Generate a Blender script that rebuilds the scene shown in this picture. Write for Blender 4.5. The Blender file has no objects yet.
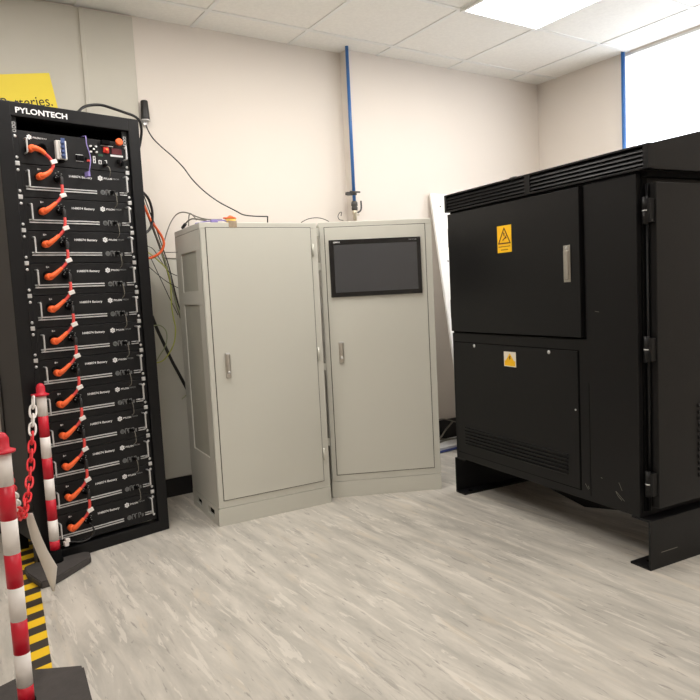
import bpy, bmesh, math, random
from math import sin, cos, pi, sqrt
from mathutils import Vector, Matrix
random.seed(7)
SC = bpy.context.scene
COL = SC.collection

# ------------------------------------------------------------------ camera
FPX, PITCH, ROLL, CAMH = 665.0, 0.08735, -0.05086, 1.0844
fw = Vector((0, cos(PITCH), -sin(PITCH)))
up0 = Vector((0, sin(PITCH), cos(PITCH)))
rt0 = Vector((1, 0, 0))
RT = rt0 * cos(ROLL) + up0 * sin(ROLL)
UP = up0 * cos(ROLL) - rt0 * sin(ROLL)
CAM = Vector((0, 0, CAMH))
cd = bpy.data.cameras.new('camera')
cd.sensor_width = 36.0
cd.lens = FPX / 700.0 * 36.0
cd.clip_start = 0.05
camo = bpy.data.objects.new('camera', cd)
M = Matrix.Identity(4)
for i, v in enumerate((RT, UP, -fw)):
    for j in range(3):
        M[j][i] = v[j]
M.translation = CAM
camo.matrix_world = M
COL.objects.link(camo)
SC.camera = camo

def ray(u, v):
    return fw + RT * ((u - 350) / FPX) - UP * ((v - 350) / FPX)
def at(u, v, Y):
    """point at world depth Y seen from the measuring camera"""
    d = ray(u, v)
    return CAM + d * (Y / d.y)
def ground(u, v, z=0.0):
    d = ray(u, v)
    return CAM + d * ((z - CAMH) / d.z)

# ------------------------------------------------------------------ materials
def lin(c):
    c = c / 255.0
    return c / 12.92 if c <= 0.04045 else ((c + 0.055) / 1.055) ** 2.4
def rgb(r, g, b):
    return (lin(r), lin(g), lin(b), 1.0)
MATS = {}
def mat(name, col, rough=0.5, metal=0.0, spec=0.5, var=0.06, vscale=6.0, bump=0.0, bscale=200.0, emit=None, estr=0.0):
    m = bpy.data.materials.new(name)
    m.use_nodes = True
    nt = m.node_tree
    b = nt.nodes['Principled BSDF']
    b.inputs['Roughness'].default_value = rough
    b.inputs['Metallic'].default_value = metal
    b.inputs['Specular IOR Level'].default_value = spec
    tc = nt.nodes.new('ShaderNodeTexCoord')
    if var > 0:
        n = nt.nodes.new('ShaderNodeTexNoise')
        n.inputs['Scale'].default_value = vscale
        n.inputs['Detail'].default_value = 4
        nt.links.new(tc.outputs['Object'], n.inputs['Vector'])
        r = nt.nodes.new('ShaderNodeValToRGB')
        r.color_ramp.elements[0].position = 0.3
        r.color_ramp.elements[1].position = 0.7
        r.color_ramp.elements[0].color = tuple(max(0, c * (1 - var)) for c in col[:3]) + (1,)
        r.color_ramp.elements[1].color = tuple(min(1, c * (1 + var)) for c in col[:3]) + (1,)
        nt.links.new(n.outputs['Fac'], r.inputs['Fac'])
        nt.links.new(r.outputs['Color'], b.inputs['Base Color'])
    else:
        b.inputs['Base Color'].default_value = col
    if bump > 0:
        n2 = nt.nodes.new('ShaderNodeTexNoise')
        n2.inputs['Scale'].default_value = bscale
        n2.inputs['Detail'].default_value = 2
        nt.links.new(tc.outputs['Object'], n2.inputs['Vector'])
        bp = nt.nodes.new('ShaderNodeBump')
        bp.inputs['Strength'].default_value = bump
        bp.inputs['Distance'].default_value = 0.002
        nt.links.new(n2.outputs['Fac'], bp.inputs['Height'])
        nt.links.new(bp.outputs['Normal'], b.inputs['Normal'])
    if emit is not None:
        b.inputs['Emission Color'].default_value = emit
        b.inputs['Emission Strength'].default_value = estr
    MATS[name] = m
    return m

m_wall = mat('wall_paint', rgb(226, 218, 209), 0.85, var=0.02, vscale=1.2, bump=0.08, bscale=60)
m_wallr = m_wall
m_ceil = mat('ceiling_tile', rgb(240, 238, 232), 0.9, var=0.03, vscale=60, bump=0.3, bscale=250)
m_black_base = mat('black_skirting', rgb(26, 26, 28), 0.45, var=0.1)
m_rack = mat('rack_black', rgb(14, 14, 16), 0.42, spec=0.3, var=0.08, bump=0.05, bscale=400)
m_mod = mat('module_black', rgb(17, 17, 19), 0.5, spec=0.3, var=0.08, bump=0.08, bscale=500)
m_dark = mat('deep_black', rgb(9, 9, 10), 0.8, spec=0.1, var=0.05)
m_enc = mat('enclosure_black', rgb(19, 19, 20), 0.42, var=0.07, vscale=3, bump=0.12, bscale=350, spec=0.28)
m_grey = mat('cabinet_grey', rgb(203, 202, 192), 0.42, var=0.015, vscale=2, bump=0.06, bscale=400)
m_recess = mat('recess_grey', rgb(174, 173, 160), 0.6, var=0.06, vscale=5)
m_seal = mat('seam_dark', rgb(52, 48, 42), 0.8, var=0.05)
m_tape_b = mat('tape_brown', rgb(168, 150, 128), 0.6, var=0.15, vscale=90)
m_steel = mat('brushed_steel', rgb(190, 186, 178), 0.32, metal=0.9, var=0.08, vscale=40)
m_zinc = mat('zinc_bright', rgb(205, 205, 205), 0.35, metal=0.5, var=0.08, vscale=40)
m_white = mat('white_plastic', rgb(236, 230, 226), 0.45, var=0.03)
m_print = mat('white_print', rgb(225, 225, 225), 0.6, var=0.0)
m_printg = mat('grey_print', rgb(140, 142, 142), 0.6, var=0.0)
m_red = mat('signal_red', rgb(200, 18, 44), 0.42, var=0.06)
m_redch = mat('chain_red', rgb(222, 40, 48), 0.45, var=0.05)
m_rubber = mat('rubber_black', rgb(66, 62, 60), 0.8, var=0.12, vscale=30, bump=0.4, bscale=160)
m_orange = mat('plug_orange', rgb(246, 104, 48), 0.45, var=0.06)
m_cabred = mat('cable_red', rgb(216, 70, 64), 0.5, var=0.05)
m_purple = mat('cable_purple', rgb(140, 126, 190), 0.5, var=0.06)
m_cblack = mat('cable_black', rgb(24, 23, 23), 0.45, var=0.06)
m_cgrey = mat('cable_grey', rgb(120, 116, 106), 0.5, var=0.06)
m_cgreen = mat('cable_green_yellow', rgb(186, 190, 92), 0.5, var=0.12, vscale=30)
m_cpale = mat('cable_pale_green', rgb(156, 164, 128), 0.5, var=0.08)
m_blue = mat('pipe_blue', rgb(52, 106, 172), 0.35, var=0.05)
m_brk = mat('breaker_grey', rgb(214, 212, 208), 0.5, var=0.03)
m_brkb = mat('breaker_blue', rgb(66, 84, 130), 0.45, var=0.06)
m_yel = mat('sign_yellow', rgb(246, 190, 10), 0.55, var=0.05, vscale=30)
m_yel2 = mat('sign_lemon', rgb(238, 214, 62), 0.6, var=0.03)
m_yelw = mat('label_white', rgb(232, 222, 205), 0.6, var=0.03)
m_ink = mat('ink_black', rgb(26, 20, 16), 0.7, var=0.0)
m_inkred = mat('ink_brown', rgb(90, 44, 14), 0.7, var=0.0)
m_screen = mat('screen_glass', rgb(64, 65, 68), 0.22, var=0.04, vscale=2, spec=0.6)
m_bezel = mat('bezel_black', rgb(14, 14, 16), 0.25, var=0.04)
m_panelw = mat('board_white', rgb(244, 243, 240), 0.5, var=0.01)
m_panelg = mat('wall_panel_grey', rgb(196, 192, 180), 0.6, var=0.03, vscale=4)
m_lowpanel = mat('low_panel_grey', rgb(212, 210, 200), 0.6, var=0.03, vscale=3)
m_paper = mat('paper_white', rgb(226, 220, 212), 0.6, var=0.03, vscale=10)
m_floorbox = mat('pale_board', rgb(222, 222, 224), 0.5, var=0.03)
m_blueline = mat('cable_navy', rgb(40, 56, 120), 0.45, var=0.08)
m_ledred = mat('button_red', rgb(214, 48, 34), 0.4, var=0.05)
m_amber = mat('button_amber', rgb(250, 190, 90), 0.4, var=0.05)
m_dispred = mat('display_maroon', rgb(94, 20, 30), 0.3, var=0.05)
m_brass = mat('valve_metal', rgb(200, 190, 170), 0.35, metal=0.7, var=0.08, vscale=60)
m_dgrey = mat('fitting_grey', rgb(70, 68, 66), 0.5, var=0.1)
m_lamp = mat('lamp_diffuser', rgb(255, 250, 240), 0.5, var=0.0, emit=rgb(255, 250, 244), estr=18.5)
m_frame = mat('lamp_frame', rgb(235, 235, 232), 0.5, var=0.02)

def hazard_mat():
    m = bpy.data.materials.new('hazard_stripes'); m.use_nodes = True
    nt = m.node_tree; b = nt.nodes['Principled BSDF']; b.inputs['Roughness'].default_value = 0.5
    tc = nt.nodes.new('ShaderNodeTexCoord')
    sp = nt.nodes.new('ShaderNodeSeparateXYZ'); nt.links.new(tc.outputs['Object'], sp.inputs[0])
    def mth(op, a, c):
        n = nt.nodes.new('ShaderNodeMath'); n.operation = op
        for k, x in enumerate((a, c)):
            if isinstance(x, (int, float)): n.inputs[k].default_value = x
            else: nt.links.new(x, n.inputs[k])
        return n.outputs[0]
    wv = mth('FRACT', mth('MULTIPLY', mth('ADD', sp.outputs[0], mth('MULTIPLY', sp.outputs[1], .35)), 8.6), 0)
    r = nt.nodes.new('ShaderNodeValToRGB'); r.color_ramp.interpolation = 'CONSTANT'
    r.color_ramp.elements[0].color = rgb(58, 52, 44); r.color_ramp.elements[1].color = rgb(240, 196, 30)
    r.color_ramp.elements[1].position = 0.5
    nt.links.new(wv, r.inputs['Fac']); nt.links.new(r.outputs['Color'], b.inputs['Base Color'])
    return m
m_hazard = hazard_mat()

WYAW = 0.575                       # direction of the back wall
WE = Vector((cos(WYAW), sin(WYAW), 0)); WN = Vector((-sin(WYAW), cos(WYAW), 0))
W0 = Vector((-0.935, 3.689, 0))
def wpt(s, t, z=0.0):              # s along the back wall, t out into the room
    return W0 + WE * s - WN * t + Vector((0, 0, z))
def onwall(u, v, off=0.0):
    d = ray(u, v); P = W0 - WN * off
    return CAM + d * ((P - CAM).dot(WN) / d.dot(WN))

def floor_mat():
    m = bpy.data.materials.new('vinyl_floor'); m.use_nodes = True
    nt = m.node_tree; L = nt.links; b = nt.nodes['Principled BSDF']
    b.inputs['Roughness'].default_value = 0.42; b.inputs['Specular IOR Level'].default_value = 0.4
    tc = nt.nodes.new('ShaderNodeTexCoord')
    def noise(scale, stretch, detail, rough, off=0.0, dist=0.0):
        mp = nt.nodes.new('ShaderNodeMapping')
        mp.vector_type = 'POINT'
        mp.inputs['Scale'].default_value = (1.0, 1.0 / stretch, 1.0)
        mp.inputs['Location'].default_value = (off, off * 0.7, 0)
        n = nt.nodes.new('ShaderNodeTexNoise')
        n.inputs['Scale'].default_value = scale; n.inputs['Detail'].default_value = detail
        n.inputs['Roughness'].default_value = rough; n.inputs['Distortion'].default_value = dist
        L.new(tc.outputs['Object'], mp.inputs['Vector']); L.new(mp.outputs['Vector'], n.inputs['Vector'])
        return n.outputs['Fac']
    def ramp(fac, p0, p1, c0, c1):
        r = nt.nodes.new('ShaderNodeValToRGB')
        r.color_ramp.elements[0].position = p0; r.color_ramp.elements[1].position = p1
        r.color_ramp.elements[0].color = c0; r.color_ramp.elements[1].color = c1
        L.new(fac, r.inputs['Fac']); return r.outputs['Color']
    def mix(fac, a, c, k=None):
        x = nt.nodes.new('ShaderNodeMix'); x.data_type = 'RGBA'
        L.new(fac, x.inputs[0]); L.new(a, x.inputs[6])
        if isinstance(c, tuple): x.inputs[7].default_value = c
        else: L.new(c, x.inputs[7])
        return x.outputs[2]
    K, Wt = (0, 0, 0, 1), (1, 1, 1, 1)
    base = ramp(noise(14, 6, 7, 0.62, 0, 0.4), 0.34, 0.66, rgb(170, 166, 158), rgb(206, 200, 190))
    lightf = ramp(noise(30, 8, 6, 0.62, 3.1, 0.7), 0.575, 0.61, K, (0.6, 0.6, 0.6, 1))
    c1 = mix(lightf, base, rgb(219, 213, 203))
    darkf = ramp(noise(30, 9, 7, 0.7, 7.7, 0.9), 0.60, 0.645, K, (0.6, 0.6, 0.6, 1))
    c2 = mix(darkf, c1, rgb(152, 147, 140))
    tanf = ramp(noise(17, 6, 5, 0.6, 12.3, 0.5), 0.58, 0.68, K, (0.5, 0.5, 0.5, 1))
    c3 = mix(tanf, c2, rgb(206, 194, 176))
    finef = ramp(noise(75, 7, 3, 0.6, 21.0, 0.4), 0.63, 0.70, K, (0.65, 0.65, 0.65, 1))
    c4 = mix(finef, c3, rgb(130, 126, 121))
    L.new(c4, b.inputs['Base Color'])
    return m
m_floor = floor_mat()

# ------------------------------------------------------------------ mesh helpers
def bx(bm, x0, x1, y0, y1, z0, z1, bev=0.0, seg=2, mi=0):
    t = bmesh.new()
    bmesh.ops.create_cube(t, size=1.0)
    for v in t.verts:
        v.co = Vector(((x0 + x1) / 2 + v.co.x * (x1 - x0), (y0 + y1) / 2 + v.co.y * (y1 - y0), (z0 + z1) / 2 + v.co.z * (z1 - z0)))
    if bev > 0:
        bmesh.ops.bevel(t, geom=list(t.edges), offset=bev, segments=seg, affect='EDGES', profile=0.5)
    merge(bm, t, mi)
def merge(bm, t, mi=0, mtx=None):
    if mtx is not None: t.transform(mtx)
    vm = {v: bm.verts.new(v.co) for v in t.verts}
    for f in t.faces:
        try:
            nf = bm.faces.new([vm[v] for v in f.verts]); nf.material_index = mi; nf.smooth = f.smooth
        except ValueError: pass
    t.free()
def prism(bm, poly, y0, y1, axes='xz', mi=0, bev=0.0):
    """extrude a polygon (2D list) between y0 and y1 along the missing axis"""
    t = bmesh.new()
    def P(a, b, c):
        if axes == 'xz': return Vector((a, c, b))
        if axes == 'xy': return Vector((a, b, c))
        return Vector((c, a, b))          # 'yz'
    A = [t.verts.new(P(a, b, y0)) for a, b in poly]; B = [t.verts.new(P(a, b, y1)) for a, b in poly]
    n = len(poly)
    t.faces.new(A); t.faces.new(B[::-1])
    for i in range(n): t.faces.new((A[i], B[i], B[(i + 1) % n], A[(i + 1) % n]))
    bmesh.ops.recalc_face_normals(t, faces=list(t.faces))
    if bev > 0: bmesh.ops.bevel(t, geom=list(t.edges), offset=bev, segments=2, affect='EDGES')
    merge(bm, t, mi)
def lathe(bm, prof, origin=(0, 0, 0), axis='z', seg=24, mi=0):
    t = bmesh.new(); rings = []
    for r, h in prof:
        ring = []
        for k in range(seg):
            a = 2 * pi * k / seg
            c = (r * cos(a), r * sin(a), h)
            if axis == 'y': c = (r * cos(a), h, r * sin(a))
            if axis == 'x': c = (h, r * cos(a), r * sin(a))
            ring.append(t.verts.new(Vector(c) + Vector(origin)))
        rings.append(ring)
    for a, b in zip(rings, rings[1:]):
        for k in range(seg):
            f = t.faces.new((a[k], a[(k + 1) % seg], b[(k + 1) % seg], b[k])); f.smooth = True
    t.faces.new(rings[0][::-1]); t.faces.new(rings[-1])
    bmesh.ops.recalc_face_normals(t, faces=list(t.faces))
    merge(bm, t, mi)
def spline(pts, n=8, closed=False):
    pts = [Vector(p) for p in pts]
    if len(pts) < 3 and not closed: return pts
    out = []; N = len(pts)
    rng = range(N) if closed else range(N - 1)
    for i in rng:
        p1, p2 = pts[i], pts[(i + 1) % N]
        p0 = pts[i - 1] if (i > 0 or closed) else p1 * 2 - p2
        p3 = pts[(i + 2) % N] if (i + 2 < N or closed) else p2 * 2 - p1
        for k in range(n):
            t = k / n
            out.append(0.5 * ((2 * p1) + (p2 - p0) * t + (2 * p0 - 5 * p1 + 4 * p2 - p3) * t * t + (3 * p1 - p0 - 3 * p2 + p3) * t ** 3))
    if not closed: out.append(pts[-1])
    return out
def tube(bm, pts, r, seg=8, n=8, closed=False, smooth=True, mi=0):
    P = spline(pts, n, closed) if smooth else [Vector(p) for p in pts]
    N = len(P); rad = r if callable(r) else (lambda t: r)
    t = bmesh.new(); rings = []; nrm = None
    for i, p in enumerate(P):
        if closed: d = P[(i + 1) % N] - P[i - 1]
        else: d = P[min(i + 1, N - 1)] - P[max(i - 1, 0)]
        d.normalize()
        if nrm is None:
            nrm = d.cross(Vector((0, 0, 1)) if abs(d.z) < 0.9 else Vector((1, 0, 0)))
        nrm = (nrm - d * nrm.dot(d)).normalized(); bi = d.cross(nrm)
        rr = rad(i / max(1, N - 1))
        rings.append([t.verts.new(p + (nrm * cos(2 * pi * k / seg) + bi * sin(2 * pi * k / seg)) * rr) for k in range(seg)])
    m = N if closed else N - 1
    for i in range(m):
        a, b = rings[i], rings[(i + 1) % N]
        for k in range(seg):
            f = t.faces.new((a[k], a[(k + 1) % seg], b[(k + 1) % seg], b[k])); f.smooth = True
    if not closed:
        t.faces.new(rings[0][::-1]); t.faces.new(rings[-1])
    bmesh.ops.recalc_face_normals(t, faces=list(t.faces))
    merge(bm, t, mi)
def grid_panel(bm, xs, zs, hole, y0, y1, axes='xz'):
    """a flat panel made of cells; hole(i, j) leaves one out"""
    for i in range(len(xs) - 1):
        for j in range(len(zs) - 1):
            if hole(i, j): continue
            if axes == 'xz': bx(bm, xs[i], xs[i + 1], y0, y1, zs[j], zs[j + 1])
            else: bx(bm, y0, y1, xs[i], xs[i + 1], zs[j], zs[j + 1])
def text_bm(bm, s, x0, x1, z0, z1, y, thick=0.0008, bold=0.0, shear=0.0):
    """lettering standing on the plane y (facing -y), fitted to the box x0..x1, z0..z1"""
    cu = bpy.data.curves.new('tmp_text', 'FONT'); cu.body = s; cu.size = 1.0; cu.extrude = 0.01; cu.offset = bold; cu.shear = shear
    cu.resolution_u = 3
    o = bpy.data.objects.new('tmp_text', cu); COL.objects.link(o)
    bpy.context.view_layer.update()
    me = bpy.data.meshes.new_from_object(o.evaluated_get(bpy.context.evaluated_depsgraph_get()))
    bpy.data.objects.remove(o); bpy.data.curves.remove(cu)
    t = bmesh.new(); t.from_mesh(me); bpy.data.meshes.remove(me)
    X = [v.co.x for v in t.verts]; Yv = [v.co.y for v in t.verts]
    ax, bx_, ay, by = min(X), max(X), min(Yv), max(Yv)
    for v in t.verts:
        fx = (v.co.x - ax) / (bx_ - ax); fy = (v.co.y - ay) / (by - ay); fz = (v.co.z + 0.01) / 0.02
        v.co = Vector((x0 + fx * (x1 - x0), y - fz * thick, z0 + fy * (z1 - z0)))
    for f in t.faces: f.smooth = False
    bmesh.ops.recalc_face_normals(t, faces=list(t.faces))
    merge(bm, t)
def obj(name, bm, m, parent=None, label=None):
    me = bpy.data.meshes.new(name)
    bm.normal_update(); bm.to_mesh(me); bm.free()
    for x in (m if isinstance(m, (list, tuple)) else [m]): me.materials.append(x)
    o = bpy.data.objects.new(name, me); COL.objects.link(o)
    if parent is not None: o.parent = parent
    if label: o['label'] = label
    return o
def thing(name, label, cat, loc=(0, 0, 0), rotz=0.0, group=None):
    o = bpy.data.objects.new(name, None); COL.objects.link(o)
    o.empty_display_size = 0.05
    o.location = loc; o.rotation_euler = (0, 0, rotz); o['label'] = label; o['category'] = cat
    if group: o['group'] = group
    return o
def struct(name, bm, m):
    o = obj(name, bm, m); o['kind'] = 'structure'; return o
def place(o, loc, rotz):
    o.location = loc; o.rotation_euler = (0, 0, rotz); return o
def kids(o): return [c for c in bpy.data.objects if c.parent == o]
def dup(root, loc, label, skip=()):
    r = root.copy(); COL.objects.link(r); r.location = loc; r['label'] = label
    for ch in kids(root):
        if ch.name.split('.')[0] in skip: continue
        c = ch.copy(); COL.objects.link(c); c.parent = r
        for g in kids(ch):
            d = g.copy(); COL.objects.link(d); d.parent = c
    return r
NB = bmesh.new

# ------------------------------------------------------------------ room (local axes: x along back wall, y into the back wall)
S0, S1, T1, CZ = -3.0, 2.8835, 5.6, 2.575
b = NB(); bx(b, S0 - .15, S1 + .15, -T1 - .15, .15, -0.1, 0.0); fl = place(struct('floor', b, m_floor), W0, WYAW)
b = NB(); bx(b, S0 - .15, S1 + .15, -T1 - .15, .15, CZ, CZ + 0.1); place(struct('ceiling', b, m_ceil), W0, WYAW)
b = NB()
for k in range(-5, 5):            # exposed tee grid of the suspended ceiling
    bx(b, k * .6 - .012 + .19, k * .6 + .012 + .19, -T1, 0, CZ - .004, CZ)
for k in range(0, 9):
    bx(b, S0, S1, -k * .6 - .24 - .012, -k * .6 - .24 + .012, CZ - .0045, CZ)
place(struct('trim_1', b, m_frame), W0, WYAW)
SS = 1.150
b = NB(); bx(b, S0 - .1, SS, 0, .1, 0, CZ); place(struct('wall_back', b, m_wall), W0, WYAW)
b = NB(); bx(b, SS, S1 + .1, -.07, .1, 0, CZ); place(struct('wall_back_right', b, m_wall), W0, WYAW)
b = NB(); bx(b, S0 - .1, S0, -T1, 0, 0, CZ); place(struct('wall_left', b, m_wall), W0, WYAW)
b = NB(); bx(b, S0, S1, -T1 - .1, -T1, 0, CZ); place(struct('wall_front', b, m_wall), W0, WYAW)
# right wall with the window opening: t from .79 to 2.35
WT0, WT1, WZ0, WZ1 = 0.800, 2.30, 1.15, 2.565
b = NB()
grid_panel(b, [-T1, -WT1, -WT0, 0], [0, WZ0, WZ1, CZ], lambda i, j: i == 1 and j == 1, S1, S1 + .12, 'yz')
place(struct('wall_right', b, m_wall), W0, WYAW)
b = NB()
for (y0, y1, z0, z1) in ((-WT0 - .016, -WT0, WZ0, WZ1), (-WT1, -WT1 + .03, WZ0, WZ1), (-WT1, -WT0, WZ0, WZ0 + .03), (-WT1, -WT0, WZ1 - .016, WZ1)):
    bx(b, S1 + .002, S1 + .03, y0, y1, z0, z1)
wf = place(struct('window_1', b, m_frame), W0, WYAW)
mg = bpy.data.materials.new('window_glass'); mg.use_nodes = True
pg = mg.node_tree.nodes['Principled BSDF']; pg.inputs['Transmission Weight'].default_value = 1.0; pg.inputs['Roughness'].default_value = 0.0; pg.inputs['IOR'].default_value = 1.0; pg.inputs['Base Color'].default_value = (1, 1, 1, 1)
b = NB(); bx(b, S1 + .012, S1 + .017, -WT1 + .02, -WT0 - .01, WZ0 + .02, WZ1 - .01); gl = obj('pane', b, mg, wf)
b = NB(); bx(b, S0, SS, -.012, 0, 0, .1, .002); place(struct('baseboard_back', b, m_black_base), W0, WYAW)
b = NB(); bx(b, SS - .012, S1, -.082, -.07, 0, .155, .002); place(struct('baseboard_right', b, m_black_base), W0, WYAW)

# ceiling lights
def ceiling_light(s, t, label):
    r = thing('ceiling_light', label, 'light', wpt(s, t, CZ), WYAW, 'square ceiling lights')
    b = NB()
    for (x0, x1, y0, y1) in ((-.3, .3, -.3, -.28), (-.3, .3, .28, .3), (-.3, -.28, -.28, .28), (.28, .3, -.28, .28)):
        bx(b, x0, x1, y0, y1, -.016, 0)
    obj('frame', b, m_frame, r)
    b = NB(); bx(b, -.28, .28, -.28, .28, -.012, -.006); obj('diffuser', b, m_lamp, r)
ceiling_light(.49, 1.14, 'square white ceiling light nearest to the grey cabinets')
ceiling_light(-1.31, 2.94, 'square white ceiling light above the barrier posts side of the room')
ceiling_light(1.69, 2.94, 'square white ceiling light in front of the black enclosure')
ceiling_light(1.69, 1.14, 'square white ceiling light above the gap behind the black enclosure')
ceiling_light(-.71, 1.14, 'added square fill light above the battery rack front')  # unseen panel added as fill for the dim wall and cabinet side
ceiling_light(.49, 4.74, 'square white ceiling light furthest from the grey cabinets')

# ------------------------------------------------------------------ battery rack
RYAW = 0.754
RE = Vector((cos(RYAW), sin(RYAW), 0)); RN = Vector((-sin(RYAW), cos(RYAW), 0))
RBL = Vector((-1.3425, 2.6882, 0))
RH, RD = 1.909, 0.335
Z0 = 1.6678; PT = 0.1337
rack = thing('battery_rack', 'tall open black equipment rack holding battery modules, white lettering on its header', 'rack', RBL, RYAW)
for x0, x1 in ((0, .056), (.548, .6)):
    b = NB(); bx(b, x0, x1, 0, .05, 0, RH, .003); obj('front_post', b, m_rack, rack)
    b = NB(); bx(b, x0, x1, RD - .045, RD, 0, RH, .003); obj('rear_post', b, m_rack, rack)
b = NB(); bx(b, .05, .55, 0.0005, .05, 1.852, RH, .003); hd = obj('header', b, m_rack, rack)
b = NB(); text_bm(b, 'PYLONTECH', .074, .279, 1.8655, 1.8885, -.0002, .001, .022); obj('lettering', b, m_print, hd, 'bold white capital lettering')
b = NB(); bx(b, .05, .55, 0.0005, .05, .0, .050, .003); obj('plinth', b, m_rack, rack)
b = NB(); bx(b, 0.003, .597, .05, RD - .003, RH - .02, RH - .001); obj('top_panel', b, m_rack, rack)
b = NB(); bx(b, .02, .58, RD - .012, RD - .004, .05, RH - .0185); obj('rear_panel', b, m_dark, rack)
b = NB(); bx(b, 0.004, .012, .045, RD - .04, .1, RH - .02); obj('side_panel', b, m_rack, rack)
b = NB(); bx(b, .588, .596, .045, RD - .04, .1, RH - .02); obj('side_panel', b, m_rack, rack)
for xc in (.0675, .5325):
    b = NB(); bx(b, xc - .011, xc + .011, .014, .018, .062, 1.852)
    bx(b, xc - .02 if xc < .3 else xc + .011, xc - .011 if xc < .3 else xc + .02, .014, .05, .062, 1.852)
    rl = obj('mounting_rail', b, m_rack, rack)
    b = NB()
    for k in range(3):            # bright square punched holes left open above the top module
        z = 1.826 - k * .0145 - (0 if xc < .3 else .004)
        for q in ((-.0065, .0065, .0035, .0055), (-.0065, .0065, -.0055, -.0035), (-.0065, -.0045, -.0055, .0055), (.0045, .0065, -.0055, .0055)):
            bx(b, xc + q[0], xc + q[1], .0128, .0142, z + q[2], z + q[3])
    obj('rail_slots', b, m_zinc, rl)
    for k in range(12):
        z = Z0 - k * PT
        b = NB(); bx(b, xc - .0085, xc + .0085, .008, .0145, z - .0085, z + .0085, .0015); obj('cage_nut', b, m_zinc, rl)

def u_handle(xc, z0, z1, root):
    b = NB(); tube(b, [(xc, .012, z1), (xc, -.016, z1), (xc, -.02, z1 - .006), (xc, -.02, z0 + .006), (xc, -.016, z0), (xc, .012, z0)], .0032, 8, smooth=False)
    bx(b, xc - .003, xc + .003, -.0250, -.0195, z0, z1, .001)
    return obj('handle', b, m_zinc, root)
def screw_bm(x, z, y, r=.0062):
    b = NB(); lathe(b, [(r * .9, y), (r, y - .0015), (r * .8, y - .0035), (r * .3, y - .0042)], (x, 0, z), 'y', 14); return b
def hexlogo(bm, x, z, r, y):
    for k in range(6):
        a = pi / 6 + k * pi / 3
        c = (x + r * .62 * cos(a), z + r * .62 * sin(a))
        poly = [(c[0] + r * .34 * cos(q * pi / 3), c[1] + r * .34 * sin(q * pi / 3)) for q in range(6)]
        prism(bm, poly, y - .0007, y)
    prism(bm, [(x + r * .26 * cos(q * pi / 3), z + r * .26 * sin(q * pi / 3)) for q in range(6)], y - .0007, y)

YF = .012
def rk(u): return u - .3
def module_common(root, h):
    b = NB(); bx(b, rk(.080), rk(.520), YF, .3, .0012, h - .0012, .0015)
    case = obj('case', b, m_mod, root)
    for x0, x1 in ((.0585, .083), (.517, .5415)):
        b = NB(); bx(b, rk(x0), rk(x1), YF + .001, YF + .003, .002, h - .002); obj('mounting_ear', b, m_mod, root)
    for xc in (.0675, .5325):
        for z in (.024, h - .026):
            obj('screw', screw_bm(rk(xc), z, YF + .001), m_zinc, root)
def battery():
    root = thing('battery_module', '', 'battery', (0, 0, 0), RYAW, 'battery modules stacked in the rack')
    module_common(root, PT)
    for x0, x1, z0, z1 in ((.092, .385, .0405, .0455), (.092, .385, .0305, .0355), (.488, .522, .0405, .0445), (.488, .522, .031, .035)):
        b = NB(); bx(b, rk(x0), rk(x1), YF - .004, YF, z0, z1, .001); obj('trim_line', b, m_zinc, root, 'pale metal line')
    u_handle(rk(.097), .040, .104, root); u_handle(rk(.511), .042, .111, root)
    b = NB(); text_bm(b, 'H48074 Battery', rk(.270), rk(.369), .0905, .1035, YF, .0006, .018)
    obj('model_lettering', b, m_print, root, 'white model lettering')
    b = NB(); text_bm(b, 'B+', rk(.143), rk(.156), .1135, .121, YF, .0006, .02); obj('polarity_mark', b, m_print, root, 'white polarity mark')
    b = NB(); hexlogo(b, rk(.405), .1005, .0125, YF)
    text_bm(b, 'PYLON', rk(.421), rk(.458), .0965, .1045, YF, .0006, .02)
    obj('logo', b, m_print, root, 'white hexagon logo')
    b = NB(); text_bm(b, 'TECH', rk(.461), rk(.490), .0985, .1045, YF, .0006, .0); obj('logo_lettering', b, m_printg, root, 'thin grey lettering')
    b = NB(); z = .040
    lathe(b, [(.0105, YF - .0007), (.0105, YF), (.0092, YF), (.0092, YF - .0007)], (rk(.412), 0, z), 'y', 16)
    bx(b, rk(.425), rk(.427), YF - .0007, YF, z - .011, z + .012); bx(b, rk(.425), rk(.436), YF - .0007, YF, z + .010, z + .012); bx(b, rk(.435), rk(.437), YF - .0007, YF, z - .002, z + .012)
    bx(b, rk(.440), rk(.450), YF - .0007, YF, z + .009, z + .011); bx(b, rk(.440), rk(.442), YF - .0007, YF, z - .011, z + .011)
    bx(b, rk(.457), rk(.459), YF - .0007, YF, z - .011, z + .011); bx(b, rk(.457), rk(.468), YF - .0007, YF, z + .009, z + .011); bx(b, rk(.466), rk(.468), YF - .0007, YF, z - .001, z + .011)
    bx(b, rk(.473), rk(.475), YF - .0007, YF, z - .011, z + .004); bx(b, rk(.478), rk(.480), YF - .0007, YF, z - .011, z + .004)
    obj('port_marks', b, m_printg, root, 'grey port outlines')
    b = NB(); lathe(b, [(.017, YF), (.017, YF - .014), (.0125, YF - .016), (.0125, YF - .006)], (rk(.221), 0, .084), 'y', 20)
    sk = obj('power_socket', b, m_dark, root, 'round black power socket')
    b = NB()
    for dx, dz in ((-.012, .022), (0, .028), (.012, .02), (-.013, .004), (.013, .003), (0.004, -.012), (-.008, .012), (.009, .012)):
        bx(b, rk(.221) + dx - .0022, rk(.221) + dx + .0022, YF - .0172, YF - .0150, .082 + dz - .0016, .082 + dz + .0016)
    obj('contact', b, m_printg, sk)
    b = NB(); lathe(b, [(.016, YF), (.016, YF - .012), (.011, YF - .013)], (rk(.145), 0, .086), 'y', 20)
    obj('power_inlet', b, m_dark, root)
    return root
def rloc(k): return RBL + RE * .3 + Vector((0, 0, Z0 - (k + 1) * PT))
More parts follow.
